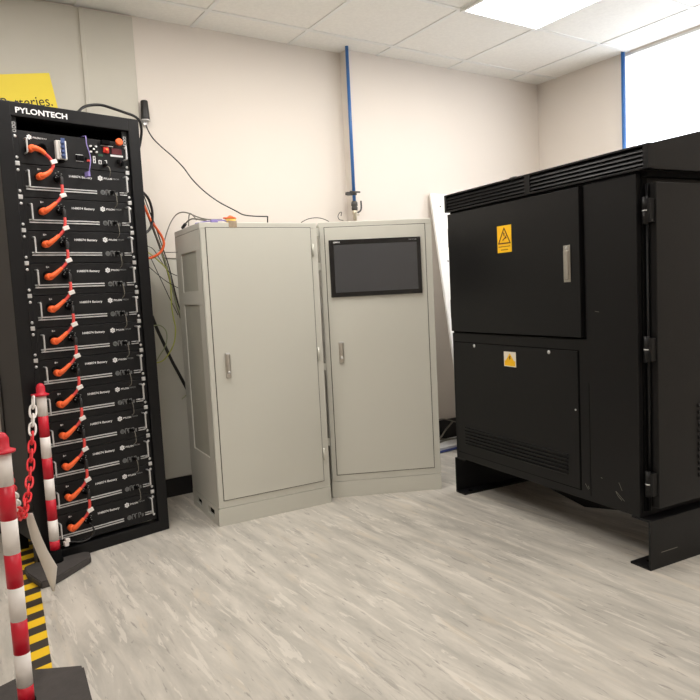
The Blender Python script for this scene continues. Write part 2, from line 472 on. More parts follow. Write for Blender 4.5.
bat = battery(); bat.location = rloc(0)
ordn = ['first', 'second', 'third', 'fourth', 'fifth', 'sixth', 'seventh', 'eighth', 'ninth', 'tenth', 'eleventh', 'twelfth']
bat['label'] = 'first black battery module in the rack, directly under the control module'
for k in range(1, 12):
    lb = ('%s black battery module down from the control module in the rack' % ordn[k]) if k < 11 else 'lowest black battery module in the rack, just above its bottom rail'
    dup(bat, rloc(k), lb)

# control module
ctl = thing('control_module', 'black control module at the top of the rack with breaker and red buttons', 'control unit', RBL + RE * .3 + Vector((0, 0, Z0)), RYAW)
module_common(ctl, PT)
u_handle(rk(.0995), .041, .098, ctl); u_handle(rk(.519), .053, .113, ctl)
b = NB(); hexlogo(b, rk(.122), .110, .011, YF); text_bm(b, 'PYLON', rk(.136), rk(.166), .1055, .113, YF, .0006, .02); text_bm(b, 'TECH', rk(.168), rk(.190), .1065, .1115, YF, .0006, .0)
obj('lettering', b, m_print, ctl, 'white logo lettering')
b = NB(); lathe(b, [(.02, YF), (.02, YF - .012), (.015, YF - .014), (.015, YF - .005)], (rk(.166), 0, .068), 'y', 20); obj('power_socket', b, m_dark, ctl)
b = NB(); lathe(b, [(.017, YF), (.017, YF - .012), (.012, YF - .013)], (rk(.116), 0, .062), 'y', 20); obj('power_inlet', b, m_dark, ctl)
b = NB(); bx(b, rk(.219), rk(.262), YF - .022, YF, .028, .106, .002); bx(b, rk(.229), rk(.253), YF - .03, YF - .02, .030, .104, .002)
brk = obj('circuit_breaker', b, m_brk, ctl, 'pale grey breaker')
b = NB()
bx(b, rk(.236), rk(.252), YF - .033, YF - .028, .030, .114, .001)
for j in range(4): bx(b, rk(.233), rk(.246), YF - .043, YF - .03, .036 + j * .0175, .046 + j * .0175, .002)
obj('toggle', b, m_brkb, brk, 'blue toggles')
b = NB(); bx(b, rk(.234), rk(.252), YF - .018, YF, .018, .028, .001); bx(b, rk(.228), rk(.258), YF - .012, YF, .106, .114, .001); obj('terminal_cover', b, m_dark, brk)
b = NB()
for x0, x1, z0, z1 in ((.306, .337, .036, .056), (.345, .352, .04, .05)):
    b = NB(); bx(b, rk(x0), rk(x1), YF - .008, YF, z0, z1, .001); obj('signal_socket', b, m_dark, ctl)
b = NB(); lathe(b, [(.013, YF), (.013, YF - .01), (.009, YF - .011)], (rk(.383), 0, .088), 'y', 16); obj('round_socket', b, m_dark, ctl)
for x0, x1, z0, z1, d in ((.486, .497, .036, .054, .015), (.505, .514, .026, .044, .015), (.418, .455, .112, .130, .02)):
    b = NB(); bx(b, rk(x0), rk(x1), YF - d, YF, z0, z1, .002); obj('signal_socket', b, m_dark, ctl)
b = NB(); lathe(b, [(.007, YF), (.007, YF - .02), (.004, YF - .022)], (rk(.428), 0, .024), 'y', 12); obj('round_socket', b, m_dark, ctl)
b = NB()
for x0, x1, z0, z1 in ((.388, .391, .03, .06), (.380, .383, .03, .06), (.380, .391, .057, .06), (.380, .391, .043, .046), (.380, .391, .03, .033), (.404, .407, .028, .045), (.404, .416, .042, .045), (.414, .417, .028, .045), (.404, .416, .028, .03), (.432, .44, .044, .047), (.439, .442, .028, .047), (.306, .337, .058, .060), (.306, .337, .031, .033)):
    bx(b, rk(x0), rk(x1), YF - .0008, YF, z0, z1)
for dx, dz in ((-.012, .012), (.011, .012), (-.013, -.012), (.012, -.011), (0, .0)):
    bx(b, rk(.383) + dx - .004, rk(.383) + dx + .004, YF - .012, YF, .088 + dz - .003, .088 + dz + .003)
bx(b, rk(.42), rk(.475), YF - .001, YF, .108, .111); bx(b, rk(.46), rk(.517), YF - .002, YF, .066, .074)
obj('port_marks', b, m_print, ctl, 'white port markings')
b = NB(); bx(b, rk(.427), rk(.453), YF - .008, YF, .078, .104, .003); lathe(b, [(.008, YF - .008), (.008, YF - .013), (.005, YF - .014)], (rk(.44), 0, .09), 'y', 16); pb = obj('push_button', b, m_ledred, ctl, 'square red push button')
b = NB(); lathe(b, [(.004, YF - .0138), (.003, YF - .016)], (rk(.44), 0, .092), 'y', 12); obj('lamp', b, m_amber, pb)
b = NB(); bx(b, rk(.466), rk(.512), YF - .004, YF, .076, .102, .001); ds = obj('display', b, m_dispred, ctl, 'dark red display')
b = NB(); lathe(b, [(.007, YF), (.007, YF - .014), (.016, YF - .018), (.016, YF - .026), (.011, YF - .03)], (rk(.495), 0, .128), 'y', 20); obj('stop_button', b, m_orange, ctl, 'round orange stop button')
b = NB(); lathe(b, [(.003, YF), (.003, YF - .006), (.001, YF - .007)], (rk(.36), 0, .036), 'y', 10); bx(b, rk(.352), rk(.366), YF - .003, YF, .033, .042); obj('indicator', b, m_cabred, ctl, 'small red indicator')
b = NB(); bx(b, rk(.405), rk(.425), YF - .001, YF, .062, .072); obj('status_strip', b, mat('strip_green', rgb(30, 70, 52), .5), ctl)

# orange power leads, one per step
ROOT0 = RBL + RE * .3
def lead(k, label, pts_red, pts_plug, tag_at, plug2=None):
    r = thing('power_cable', label, 'cable', ROOT0 + Vector((0, 0, Z0 - k * PT)), RYAW, 'orange power cables on the rack front')
    b = NB(); tube(b, pts_red, .0062, 10); obj('sheath', b, m_cabred, r, 'red cable sheath')
    for pp in ([pts_plug] if plug2 is None else [pts_plug, plug2]):
        b = NB(); tube(b, pp, lambda t: .0135 - .006 * t, 12)
        lathe(b, [(.0125, YF - .006), (.0145, YF - .02), (.0145, YF - .042), (.010, YF - .046)], (pp[0][0], 0, pp[0][2]), 'y', 16)
        obj('plug', b, m_orange, r, 'orange plug')
    b = NB(); bx(b, -.0095, .0165, -.004, .004, -.0085, .0085, .0015)
    t = obj('cable_tag', b, m_white, r, 'white cable tag'); t.location = tag_at; t.rotation_euler = (0, -.35, 0)
    return r
lead0 = lead(0, 'orange power cable curving from the control module down to the first battery module',
    [(rk(.15), -.035, .048), (rk(.172), -.04, .028), (rk(.186), -.042, .008), (rk(.187), -.042, -.012), (rk(.178), -.04, -.028), (rk(.165), -.038, -.04)],
    [(rk(.116), -.022, .058), (rk(.128), -.033, .057), (rk(.148), -.037, .049), (rk(.163), -.039, .036)], (rk(.187), -.047, .006),
    [(rk(.143), -.022, -.051), (rk(.150), -.033, -.049), (rk(.166), -.038, -.040), (rk(.18), -.04, -.026)])
lead1 = lead(1, '',
    [(rk(.219), -.030, .060), (rk(.2185), -.038, .044), (rk(.2165), -.041, .024), (rk(.211), -.042, .004), (rk(.199), -.041, -.014), (rk(.182), -.039, -.030), (rk(.170), -.038, -.040)],
    [(rk(.142), -.020, -.058), (rk(.150), -.033, -.055), (rk(.166), -.037, -.043), (rk(.188), -.039, -.024)], (rk(.213), -.047, .006))
b = NB(); tube(b, [(rk(.221), -.004, .084), (rk(.2215), -.026, .082), (rk(.2205), -.032, .070), (rk(.219), -.033, .052)], .0085, 10); obj('boot', b, m_cblack, lead1, 'black plug boot')
names2 = ['control'] + ordn
def leadlab(k): return 'orange and red power cable from the %s battery module down to the %s' % (ordn[k - 1], ordn[k] if k < 11 else 'lowest')
lead1['label'] = leadlab(1)
for k in range(2, 12):
    dup(lead1, ROOT0 + Vector((0, 0, Z0 - k * PT)), leadlab(k))
# thin link cables on the right side
def link(k):
    r = thing('link_cable', 'short thin grey cable hanging from the %s battery module at right' % (ordn[k]), 'cable', ROOT0 + Vector((0, 0, Z0 - k * PT)), RYAW, 'short link cables between modules')
    return r
lk = link(0)
b = NB(); tube(b, [(rk(.454), .006, -.094), (rk(.458), -.014, -.1), (rk(.460), -.018, -.125), (rk(.460), -.016, -.146), (rk(.459), .004, -.158)], .0016, 6); obj('wire', b, m_cgrey, lk)
b = NB(); bx(b, rk(.447), rk(.457), -.012, YF, -.099, -.087, .001); obj('plug', b, m_dark, lk)
for k in range(1, 11): dup(lk, ROOT0 + Vector((0, 0, Z0 - k * PT)), 'short thin grey cable hanging from the %s battery module at right' % ordn[k])
# link wire between control and first battery
r = thing('link_cable', 'short pale wire bridging control module and first battery module', 'cable', ROOT0 + Vector((0, 0, Z0)), RYAW, 'short link cables between modules')
b = NB(); tube(b, [(rk(.433), .005, .022), (rk(.436), -.02, .01), (rk(.438), -.022, -.015), (rk(.442), .004, -.032)], .0018, 6); obj('wire', b, m_cgrey, r)
# purple lead
pc = thing('network_cable', 'thin purple cable hanging in front of the control module', 'cable', ROOT0 + Vector((0, 0, Z0)), RYAW)
b = NB(); tube(b, [(rk(.352), .08, .146), (rk(.350), .02, .141), (rk(.346), -.012, .133), (rk(.344), -.02, .10), (rk(.352), -.024, .06), (rk(.352), -.028, .03), (rk(.346), -.028, 0), (rk(.342), -.02, -.03)], .0022, 8); obj('sheath', b, m_purple, pc)
b = NB(); bx(b, rk(.337), rk(.348), -.026, YF, -.036, -.014, .002); obj('plug', b, m_purple, pc)
# bottom tail lead
tl = thing('cable_tail', 'black looped cable with white connector under the lowest battery module', 'cable', ROOT0 + Vector((0, 0, Z0 - 12 * PT)), RYAW)
b = NB(); tube(b, [(rk(.221), -.006, .07), (rk(.226), -.03, .06), (rk(.228), -.034, .035), (rk(.205), -.034, .014), (rk(.165), -.034, .012), (rk(.13), -.034, .022), (rk(.113), -.034, .024)], .0035, 8); obj('sheath', b, m_cblack, tl)
b = NB(); bx(b, rk(.098), rk(.116), -.045, -.026, .012, .032, .002); bx(b, rk(.104), rk(.122), -.045, -.028, .027, .043, .002); obj('connector', b, m_white, tl, 'white connector')
# ------------------------------------------------------------------ grey cabinets
def grey_cabinet(root, GW, GH, GD, recesses, slots, door):
    P = .085
    b = NB(); bx(b, .0055, GW, .001, GD, P + .001, GH - .027, .0015)
    # left side skin with recessed panels
    ys = sorted({0.0, GD} | {v for q in recesses for v in q[:2]}); zs = sorted({P + .001, GH - .029} | {v for q in recesses for v in q[2:]})
    def hole(i, j):
        yc = (ys[i] + ys[i + 1]) / 2; zc = (zs[j] + zs[j + 1]) / 2
        return any(q[0] < yc < q[1] and q[2] < zc < q[3] for q in recesses)
    grid_panel(b, ys, zs, hole, 0, .006, 'yz')
    bx(b, 0, GW, 0, .004, P + .001, GH - .027)
    body = obj('body', b, m_grey, root)
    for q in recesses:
        b = NB(); bx(b, .0042, .0058, q[0] + .004, q[1] - .004, q[2] + .004, q[3] - .004); obj('recess_panel', b, m_recess, root, 'recessed darker grey panel')  # recess backing in a darker grey than the body
    b = NB(); bx(b, .002, GW - .002, .003, GD - .002, GH - .0295, GH - .0265); obj('seam', b, m_seal, body)
    b = NB(); bx(b, 0, GW, 0, GD, GH - .027, GH, .0025); obj('top_cover', b, m_grey, root)
    # plinth with lifting slots
    b = NB()
    ys = sorted({0.0, GD} | {v for q in slots for v in q[:2]}); zs = sorted({0.0, P - .0015} | {v for q in slots for v in q[2:]})
    def hole2(i, j):
        yc = (ys[i] + ys[i + 1]) / 2; zc = (zs[j] + zs[j + 1]) / 2
        return any(q[0] < yc < q[1] and q[2] < zc < q[3] for q in slots)
    grid_panel(b, ys, zs, hole2, -.001, .012, 'yz')
    bx(b, -.001, GW + .001, -.003, .01, 0, P - .0015, .0012); bx(b, .012, GW, GD - .01, GD, 0, P - .0015); bx(b, GW - .012, GW, .01, GD - .01, 0, P - .0015)
    pl = obj('plinth', b, m_grey, root)
    b = NB(); bx(b, .0122, GW - .03, .03, GD - .03, 0.002, P - .004); obj('plinth_core', b, m_dark, pl)
    x0, x1, z0, z1 = door
    b = NB(); bx(b, x0 - .003, x1 + .003, -.0012, .002, z0 - .003, z1 + .003); sl = obj('door_gasket', b, m_seal, root, 'thin dark gap around the door')
    b = NB(); bx(b, x0, x1, -.004, .001, z0, z1, .0012); dr = obj('door', b, m_grey, root)
    return dr
def cab_handle(door, x0, x1, z0, z1):
    b = NB(); bx(b, x0, x1, -.012, -.003, z0, z1, .003); h = obj('handle', b, m_steel, door, 'flat metal swing handle')
    b = NB(); bx(b, x0 + .004, x1 - .004, -.02, -.011, z0 + .022, z1 - .006, .003); obj('lever', b, m_steel, h)
    b = NB(); bx(b, x0 + .001, x1 - .001, -.016, -.010, z1 - .007, z1, .001); lathe(b, [(.007, -.012), (.007, -.022), (.004, -.0235)], ((x0 + x1) / 2, 0, z0 + .028), 'y', 14); obj('lock', b, m_zinc, h)
GH = 1.4358
GYAW = .4998; GLOC = Vector((-.6637, 3.0897, 0))
GE = Vector((cos(GYAW), sin(GYAW), 0)); GN = Vector((-sin(GYAW), cos(GYAW), 0))
g1 = thing('grey_cabinet', 'plain light grey steel cabinet with single door, beside the battery rack', 'cabinet', GLOC, GYAW)
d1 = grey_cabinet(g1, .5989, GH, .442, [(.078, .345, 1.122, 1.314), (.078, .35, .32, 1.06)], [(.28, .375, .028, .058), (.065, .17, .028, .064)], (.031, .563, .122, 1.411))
cab_handle(d1, .080, .104, .706, .826)
b = NB(); bx(b, .143, .183, -.0012, 0, 1.413, 1.4425); bx(b, .143, .183, -.0052, -.0035, 1.412, 1.4138); bx(b, .143, .183, -.0012, .03, 1.4422, 1.4432)
obj('tape_patch', b, m_tape_b, g1, 'brown tape over the door edge')
for z in (1.30, .78, .26):
    b = NB(); lathe(b, [(.005, z - .03), (.005, z + .03)], (.572, -.004, 0), 'z', 12); obj('hinge', b, m_grey, g1)
KYAW = .1063; KLOC = Vector((-.1305, 3.4513, 0))
g2 = thing('grey_cabinet', 'light grey steel cabinet with black touch screen in its door', 'cabinet', KLOC, KYAW)
d2 = grey_cabinet(g2, .59, 1.4448, .442, [], [(.30, .40, .03, .058), (.07, .185, .03, .062)], (.030, .554, .122, 1.417))
cab_handle(d2, .073, .098, .716, .828)
b = NB(); bx(b, .048, .527, -.014, -.003, 1.059, 1.352, .002); tp = obj('touch_panel', b, m_bezel, g2, 'black framed touch screen')
b = NB(); bx(b, .072, .506, -.0148, -.0138, 1.082, 1.326); obj('screen', b, m_screen, tp, 'dark grey glass')
b = NB(); text_bm(b, 'SIEMENS', .070, .105, 1.3355, 1.343, -.014, .0006, .02); obj('lettering', b, m_print, tp, 'white lettering in the screen frame')
b = NB(); text_bm(b, 'SIMATIC HMI', .464, .505, 1.3365, 1.3425, -.014, .0006, .01); obj('lettering', b, m_printg, tp, 'grey lettering in the screen frame')
# hinges in the gap between the two cabinets
for z in (1.395, 1.22, .70, .30):
    b = NB(); bx(b, -.012, .0, .0, .01, z - .02, z + .02, .002); obj('bracket', b, m_grey, g2)

# ------------------------------------------------------------------ black enclosure
BYAW = -1.1032; BLOC = Vector((.5319, 3.4527, 0)); BW = 1.178; BD = .74
BE = Vector((cos(BYAW), sin(BYAW), 0)); BN = Vector((-sin(BYAW), cos(BYAW), 0))
en = thing('equipment_enclosure', 'large black steel enclosure on skid beams with louvred hood and warning labels', 'enclosure', BLOC, BYAW)
en.scale = (1.0243, 1, 1)
BZ = .188
b = NB(); bx(b, .014, 1.130, .012, BD, BZ, 1.455)
bx(b, .890, 1.128, 0, .02, BZ, 1.452, .0015); bx(b, .014, .895, .0, .02, BZ, .846, .0015); bx(b, .875, .891, .010, .014, .85, 1.455)
bx(b, .010, .022, 0, .3, BZ, .846)
body = obj('body', b, m_enc, en)
b = NB(); bx(b, .875, .8905, .0115, .0135, .852, 1.452); bx(b, .01, .89, .008, .0135, .8462, .856); bx(b, .02, 1.13, .004, .013, 1.4525, 1.462); bx(b, 1.1302, 1.1375, .02, .046, .21, 1.45); obj('shadow_gap', b, m_dark, body)
b = NB(); bx(b, .0205, .8755, -.014, .011, .8555, 1.448, .002); dr = obj('door', b, m_enc, en)
b = NB(); bx(b, .796, .830, -.018, -.013, 1.078, 1.226, .0015); hh = obj('handle', b, m_steel, dr, 'flush steel handle')
b = NB(); bx(b, .802, .824, -.026, -.017, 1.088, 1.205, .003); obj('lever', b, m_steel, hh)
b = NB(); lathe(b, [(.006, -.017), (.006, -.02), (.004, -.021)], (.813, 0, 1.215), 'y', 12); obj('lock', b, m_zinc, hh)
for z0, z1 in ((1.285, 1.378), (.922, 1.017)):
    b = NB(); lathe(b, [(.009, z0), (.009, z1)], (.015, .0, 0), 'z', 14); bx(b, .015, .03, -.004, .012, z0 + .005, z1 - .005); obj('hinge', b, m_enc, dr)
# big warning label
def warning(parent, x0, x1, z0, z1, y, white):
    b = NB(); bx(b, x0, x1, y - .0008, y, z0, z1)
    lb = obj('warning_label', b, m_yelw if white else m_yel, parent, 'yellow electrical warning label' if not white else 'small white and yellow warning label')
    w, h = x1 - x0, z1 - z0; cx = (x0 + x1) / 2
    yy = y - .0008
    if not white:
        a = [(cx, z1 - .10 * h), (x0 + .09 * w, z1 - .66 * h), (x1 - .09 * w, z1 - .66 * h)]
        b = NB()
        for i in range(3):
            p, q = Vector(a[i] + (0,)), Vector(a[(i + 1) % 3] + (0,)); d = (q - p).normalized(); n = Vector((-d.y, d.x, 0)) * .0028
            prism(b, [tuple((p - d * .002 + n)[:2]), tuple((q + d * .002 + n)[:2]), tuple((q + d * .002 - n)[:2]), tuple((p - d * .002 - n)[:2])], yy - .0005, yy)
        # hand and bolt glyph
        for pts in ([(-.006, -.030), (.002, -.034), (.002, -.046), (.010, -.052), (.003, -.048), (-.004, -.046)],
                    [(-.012, -.064), (.006, -.052), (.016, -.054), (.014, -.058), (.002, -.061), (-.010, -.069)],
                    [(.006, -.052), (.012, -.044), (.015, -.047), (.012, -.054)]):
            prism(b, [(cx + p, z1 + q) for p, q in pts], yy - .0005, yy)
        obj('symbol', b, m_inkred, lb)
        b = NB()
        for k, (f0, f1) in enumerate(((.08, .92), (.25, .75))):
            z = z0 + .22 * h - k * .12 * h
            n = 12
            for i in range(n):
                xa = x0 + w * (f0 + (f1 - f0) * i / n); xb = x0 + w * (f0 + (f1 - f0) * (i + .75) / n)
                bx(b, xa, xb, yy - .0004, yy, z - .0018, z + .0018)
        obj('small_print', b, m_inkred, lb)
    else:
        b = NB(); prism(b, [(cx, z1 - .1 * h), (x0 + .14 * w, z1 - .62 * h), (x1 - .14 * w, z1 - .62 * h)], yy - .0005, yy)
        bx(b, x0 + .06 * w, x1 - .06 * w, yy - .0005, yy, z0 + .06 * h, z0 + .40 * h); sg = obj('symbol', b, m_yel, lb)
        b = NB(); prism(b, [(cx - .002, z1 - .27 * h), (cx + .006, z1 - .3 * h), (cx + .001, z1 - .42 * h), (cx + .006, z1 - .42 * h), (cx - .003, z1 - .57 * h), (cx - .001, z1 - .45 * h), (cx - .006, z1 - .45 * h)], yy - .0009, yy - .0004)
        obj('bolt', b, m_inkred, sg)
warning(dr, .396, .490, 1.226, 1.347, -.014, False)
# lower panel
b = NB(); bx(b, .026, .851, -.0016, .001, .222, .802); obj('panel_gap', b, m_dark, body)
b = NB()
LS = [.282 + k * .0165 for k in range(6)]
xs = [.031, .095, .787, .846]; zs = [.227]
for z in LS: zs += [z - .0045, z + .0045]
zs += [.7975]
grid_panel(b, xs, zs, lambda i, j: False, -.005, .0)
for z in LS:       # pressed louvre lips
    t = bmesh.new(); bx(t, .095, .787, -.0085, .001, -.0022, .0022, .0008)
    merge(b, t, 0, Matrix.Translation((0, -.0048, z - .0035)) @ Matrix.Rotation(.35, 4, 'X'))
bx(b, .09, .79, -.0030, -.0018, .270, .378)
lp = obj('service_panel', b, m_enc, en, 'removable panel with louvres')
for x, z, r in ((.19, .786, .0085), (.69, .785, .0085), (.832, .556, .004)):
    obj('screw', screw_bm(x, z, -.004, r), m_zinc, lp)
warning(lp, .406, .486, .703, .772, -.005, True)
b = NB(); bx(b, .898, .8995, -.0008, .002, .21, .672); obj('panel_seam', b, m_dark, body)
b = NB()
for (x0, z0, x1, z1) in ((1.035, .30, 1.05, .27), (1.02, .262, 1.06, .232), (1.03, .246, 1.048, .232), (1.02, .262, 1.03, .245), (.935, .96, .955, .957), (.95, .30, .957, .297), (.87, .255, .885, .235), (.885, .25, .89, .238)):
    p, q = Vector((x0, z0, 0)), Vector((x1, z1, 0)); d = (q - p).normalized(); n = Vector((-d.y, d.x, 0)) * .0009
    prism(b, [tuple((p + n)[:2]), tuple((q + n)[:2]), tuple((q - n)[:2]), tuple((p - n)[:2])], -.0004, .0008)
obj('scratches', b, m_cgrey, body, 'pale scratches')
# right hand side door and its hinges
b = NB(); bx(b, 1.1295, BW, .042, BD - .01, .226, 1.418, .003); sd = obj('side_door', b, m_enc, en)
b = NB()
for k in range(12):
    z = .318 + k * .0245
    t = bmesh.new(); bx(t, -.004, .004, .262, .42, -.008, .008, .0015)
    merge(b, t, 0, Matrix.Translation((BW + .001, 0, z)) @ Matrix.Rotation(-.5, 4, 'Y'))
obj('louvre', b, m_enc, sd, 'column of small louvres')
for z0, z1 in ((1.272, 1.368), (.772, .868), (.270, .366)):
    b = NB(); lathe(b, [(.0105, z0), (.0105, (z0 + z1) / 2 - .001), (.0085, (z0 + z1) / 2), (.0105, (z0 + z1) / 2 + .001), (.0105, z1)], (1.150, .020, 0), 'z', 16)
    bx(b, 1.150, 1.172, .016, .046, z0 + .006, z1 - .006)
    hg = obj('hinge', b, m_enc, sd)
    b = NB(); lathe(b, [(.0112, (z0 + z1) / 2 - .002), (.0112, (z0 + z1) / 2 + .002)], (1.150, .020, 0), 'z', 16); obj('washer', b, m_zinc, hg)
b = NB(); lathe(b, [(.005, .215), (.005, 1.415)], (1.146, .034, 0), 'z', 10); obj('latch_rod', b, m_enc, sd)
# hood
SL = .215
b = NB()
prism(b, [(.02, 1.4615), (.02, 1.547 + SL * .02), (BD + .02, 1.547 + SL * (BD + .02)), (BD + .02, 1.4615)], -.006, BW + .004, 'yz', bev=.002)
for (x0, x1) in ((-.010, .008), (.572, .604), (1.164, BW + .008)):
    bx(b, x0, x1, -.008, .024, 1.4615, 1.549, .001)
bx(b, -.010, BW + .008, -.008, .024, 1.5415, 1.549, .001); bx(b, -.010, BW + .008, -.008, .024, 1.4615, 1.469, .001)
hood = obj('hood', b, m_enc, en)
b = NB(); bx(b, 0, BW, .0185, .0195, 1.463, 1.547); obj('louvre_backing', b, m_dark, hood)
b = NB()
for k in range(4):
    z = 1.482 + k * .0155
    for (x0, x1) in ((.006, .574), (.602, 1.166)):
        t = bmesh.new(); bx(t, x0, x1, -.0075, .0075, -.0016, .0016, .0005)
        merge(b, t, 0, Matrix.Translation((0, -.001, z)) @ Matrix.Rotation(.95, 4, 'X'))
obj('louvre', b, m_enc, hood, 'long louvre slats')
b = NB(); bx(b, .02, BW - .02, .02, BD, 1.440, 1.463); obj('hood_gap', b, m_dark, hood)
b = NB(); zt = 1.547 + SL * .1
tube(b, [(.355, .1, zt - .008), (.355, .1, zt - .003), (.37, .1, zt + .003), (.40, .1, zt + .003), (.415, .1, zt - .003), (.415, .1, zt - .008)], .006, 8); obj('lifting_eye', b, m_dgrey, hood)
# skids
def skid(side):
    b = NB(); y0, y1 = -.008, BD + .02
    if side < 0:
        bx(b, .0, .008, y0, y1, 0, BZ - .002, .001); bx(b, .008, .075, y0, y1, .0, .008); bx(b, .008, .075, y0 + .01, y1, BZ - .010, BZ - .002)
        hx = .045
    else:
        bx(b, BW - .008, BW, y0, y1, 0, BZ - .002, .001); bx(b, BW - .088, BW - .008, y0, y1, 0, .008); bx(b, BW - .088, BW - .008, y0 + .01, y1, BZ - .010, BZ - .002)
        hx = BW - .05
    sk = obj('skid_beam', b, m_enc, en)
    b = NB(); lathe(b, [(.011, .0078), (.011, .0086)], (hx, .05, 0), 'z', 16); obj('bolt_hole', b, m_dark, sk)
skid(-1); skid(1)
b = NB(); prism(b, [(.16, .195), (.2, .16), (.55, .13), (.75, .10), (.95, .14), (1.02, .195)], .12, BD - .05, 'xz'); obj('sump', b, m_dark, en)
b = NB(); bx(b, BW - .0005, BW + .0006, .05, .14, .058, .0605); obj('scratches', b, m_cgrey, en, 'pale scratch on the beam')

# ------------------------------------------------------------------ barrier posts
def stripes_pole(bm, x, y, r, z0, ztop):
    pass
def barrier(loc, label, topz, rot):
    r = thing('barrier_post', label, 'post', loc, rot, 'red and white barrier posts')
    R = .0195
    b = NB()
    n = 8; zt = topz - .047; band = .0873
    zs = [zt - band * i for i in range(0, 9)]
    zs = [z for z in zs if z > .085] + [.08]
    for i in range(len(zs) - 1):
        lathe(b, [(R, zs[i + 1]), (R, zs[i])], (0, 0, 0), 'z', 24, mi=i % 2)
    obj('pole', b, [m_white, m_red], r, 'tube with red and white bands')
    b = NB(); lathe(b, [(R + .011, zt - .004), (R + .012, zt + .001), (R + .004, zt + .004), (R - .002, zt + .008), (R - .002, zt + .031), (R - .008, zt + .043), (R - .016, zt + .047)], (0, 0, 0), 'z', 24); cp = obj('cap', b, m_red, r, 'red cap')
    b = NB()
    ring = [(R + .012 + .009 * cos(q * pi / 4), .009 * sin(q * pi / 4), zt + .0) for q in range(8)]
    tube(b, ring, .003, 8, 3, closed=True); obj('chain_eye', b, m_red, cp)
    b = NB(); lathe(b, [(.028, .02), (.028, .042), (.024, .046), (.0225, .081)], (0, 0, 0), 'z', 24); obj('socket', b, m_dark, r, 'black socket')
    return r
PB = ground(56, 557.5, .045); PB.z = 0
bp = barrier(PB, 'red and white striped barrier post standing on a black base before the rack', .778, 3.0)
b = NB()     # heavy rubber base, outline measured on the floor
pts = [(24, 567), (27, 573), (41, 582.5), (55, 578), (63, 573.5), (91, 556.5), (90, 551.5), (84, 551.5), (60, 557.5), (33, 563)]
poly = [ground(u, v, .028) - PB for u, v in pts]
poly = [(p.x, p.y) for p in poly]
prism(b, poly, 0.0, .028, 'xy', bev=.004)
bs = obj('base', b, m_rubber, bp, 'black rubber base'); bs.rotation_euler = (0, 0, -3.0)
FP = Vector((-.877, 1.63, 0))
fp = barrier(FP, 'red and white striped barrier post nearest the camera at the left edge', .781, -2.3)
b = NB(); prism(b, [(-.2, -.1), (-.1, -.2), (.12, -.18), (.2, -.05), (.15, .15), (-.1, .17)], 0.0, .048, 'xy', bev=.006)
obj('base', b, m_rubber, fp, 'black rubber base')
# chain
CH = [at(33.3, 398, 2.635), at(32.8, 420, 2.60), at(31.6, 450, 2.54), at(29.5, 480, 2.47), at(26.5, 503, 2.38), at(22.5, 517, 2.27), at(18.8, 512, 2.15), at(14, 497, 2.02), at(8.5, 478, 1.88), at(4, 460, 1.74), at(2.5, 453, 1.675)]
curve = spline(CH, 40)
L = [0.0]
for a, c in zip(curve, curve[1:]): L.append(L[-1] + (c - a).length)
def along(d):
    for i in range(len(L) - 1):
        if L[i + 1] >= d: return curve[i].lerp(curve[i + 1], (d - L[i]) / max(1e-9, L[i + 1] - L[i]))
    return curve[-1]
chn = thing('plastic_chain', 'red and white plastic chain sagging between the two barrier posts', 'chain', CH[5])
pitch = .0365; n = int(L[-1] / pitch)
for k in range(n):
    p = along(k * pitch); q = along((k + 1) * pitch); c = (p + q) / 2; d = (q - p).normalized()
    side = d.cross(Vector((.2, 1, .1))).normalized()
    if k % 2: side = d.cross(side).normalized()
    side = (side * .82 + d.cross(side) * .57).normalized() if True else side
    lo, wi = .0255, .0118
    loop = []
    for (ca, sa) in ((1, 0), (.86, .7), (.35, 1), (-.35, 1), (-.86, .7), (-1, 0), (-.86, -.7), (-.35, -1), (.35, -1), (.86, -.7)):
        loop.append(c + d * (lo * ca) + side * (wi * sa) - CH[5])
    b = NB(); tube(b, loop, .0042, 8, 3, closed=True)
    wh = k < 4 or (n * .56 < k < n * .72)
    obj('chain_link', b, m_white if wh else m_redch, chn, 'white link' if wh else None)
# hanging paper sign seen from its edge
sg = thing('paper_sheet', 'curled white paper sheet hanging from the red and white chain', 'sign', at(45, 560, 2.42))
O = sg.location.copy()
t = bmesh.new()
rows = []
Lp = [(26.2, 513), (27.5, 524), (31.5, 540), (37, 553), (43.5, 569), (52.3, 591.5)]
Rp = [(32.6, 513), (36.5, 524), (41.5, 537), (47.5, 550), (57.3, 566.5), (55.0, 590.5)]
for i, (a, c) in enumerate(zip(Lp, Rp)):
    k = i / 5
    rows.append([at(*a, 2.36 + .02 * k) - O, at(*c, 2.32 + .07 * k) - O])
V = [[t.verts.new(v) for v in rw] for rw in rows]
for i in range(5):
    f = t.faces.new((V[i][0], V[i][1], V[i + 1][1], V[i + 1][0])); f.smooth = True
bmesh.ops.subdivide_edges(t, edges=list(t.edges), cuts=1, use_grid_fill=True)
bmesh.ops.solidify(t, geom=list(t.faces), thickness=.0012)
obj('sheet', t, m_paper, sg)
# hazard tape on the floor
TA = (ground(26, 602) + ground(41, 602)) / 2; TB = (ground(19.3, 535) + ground(31.5, 535)) / 2
dv = (TA - TB); ln = dv.length; ang = math.atan2(dv.y, dv.x)
b = NB(); bx(b, -.06, ln + .9, -.029, .029, .0, .0012); hz = obj('hazard_tape', b, m_hazard)
hz.location = TB; hz.rotation_euler = (0, 0, ang); hz['label'] = 'yellow and black striped hazard tape stuck on the floor'; hz['category'] = 'floor tape'

# ------------------------------------------------------------------ things on the wall and cables
def cable(name, label, pts, r, m, cat='cable', seg=8, group=None, extra=None):
    P = [at(*p) for p in pts]
    o0 = P[len(P) // 2].copy()
    root = thing(name, label, cat, o0, 0, group)
    b = NB(); tube(b, [p - o0 for p in P], r, seg); obj('sheath', b, m, root)
    return root, o0
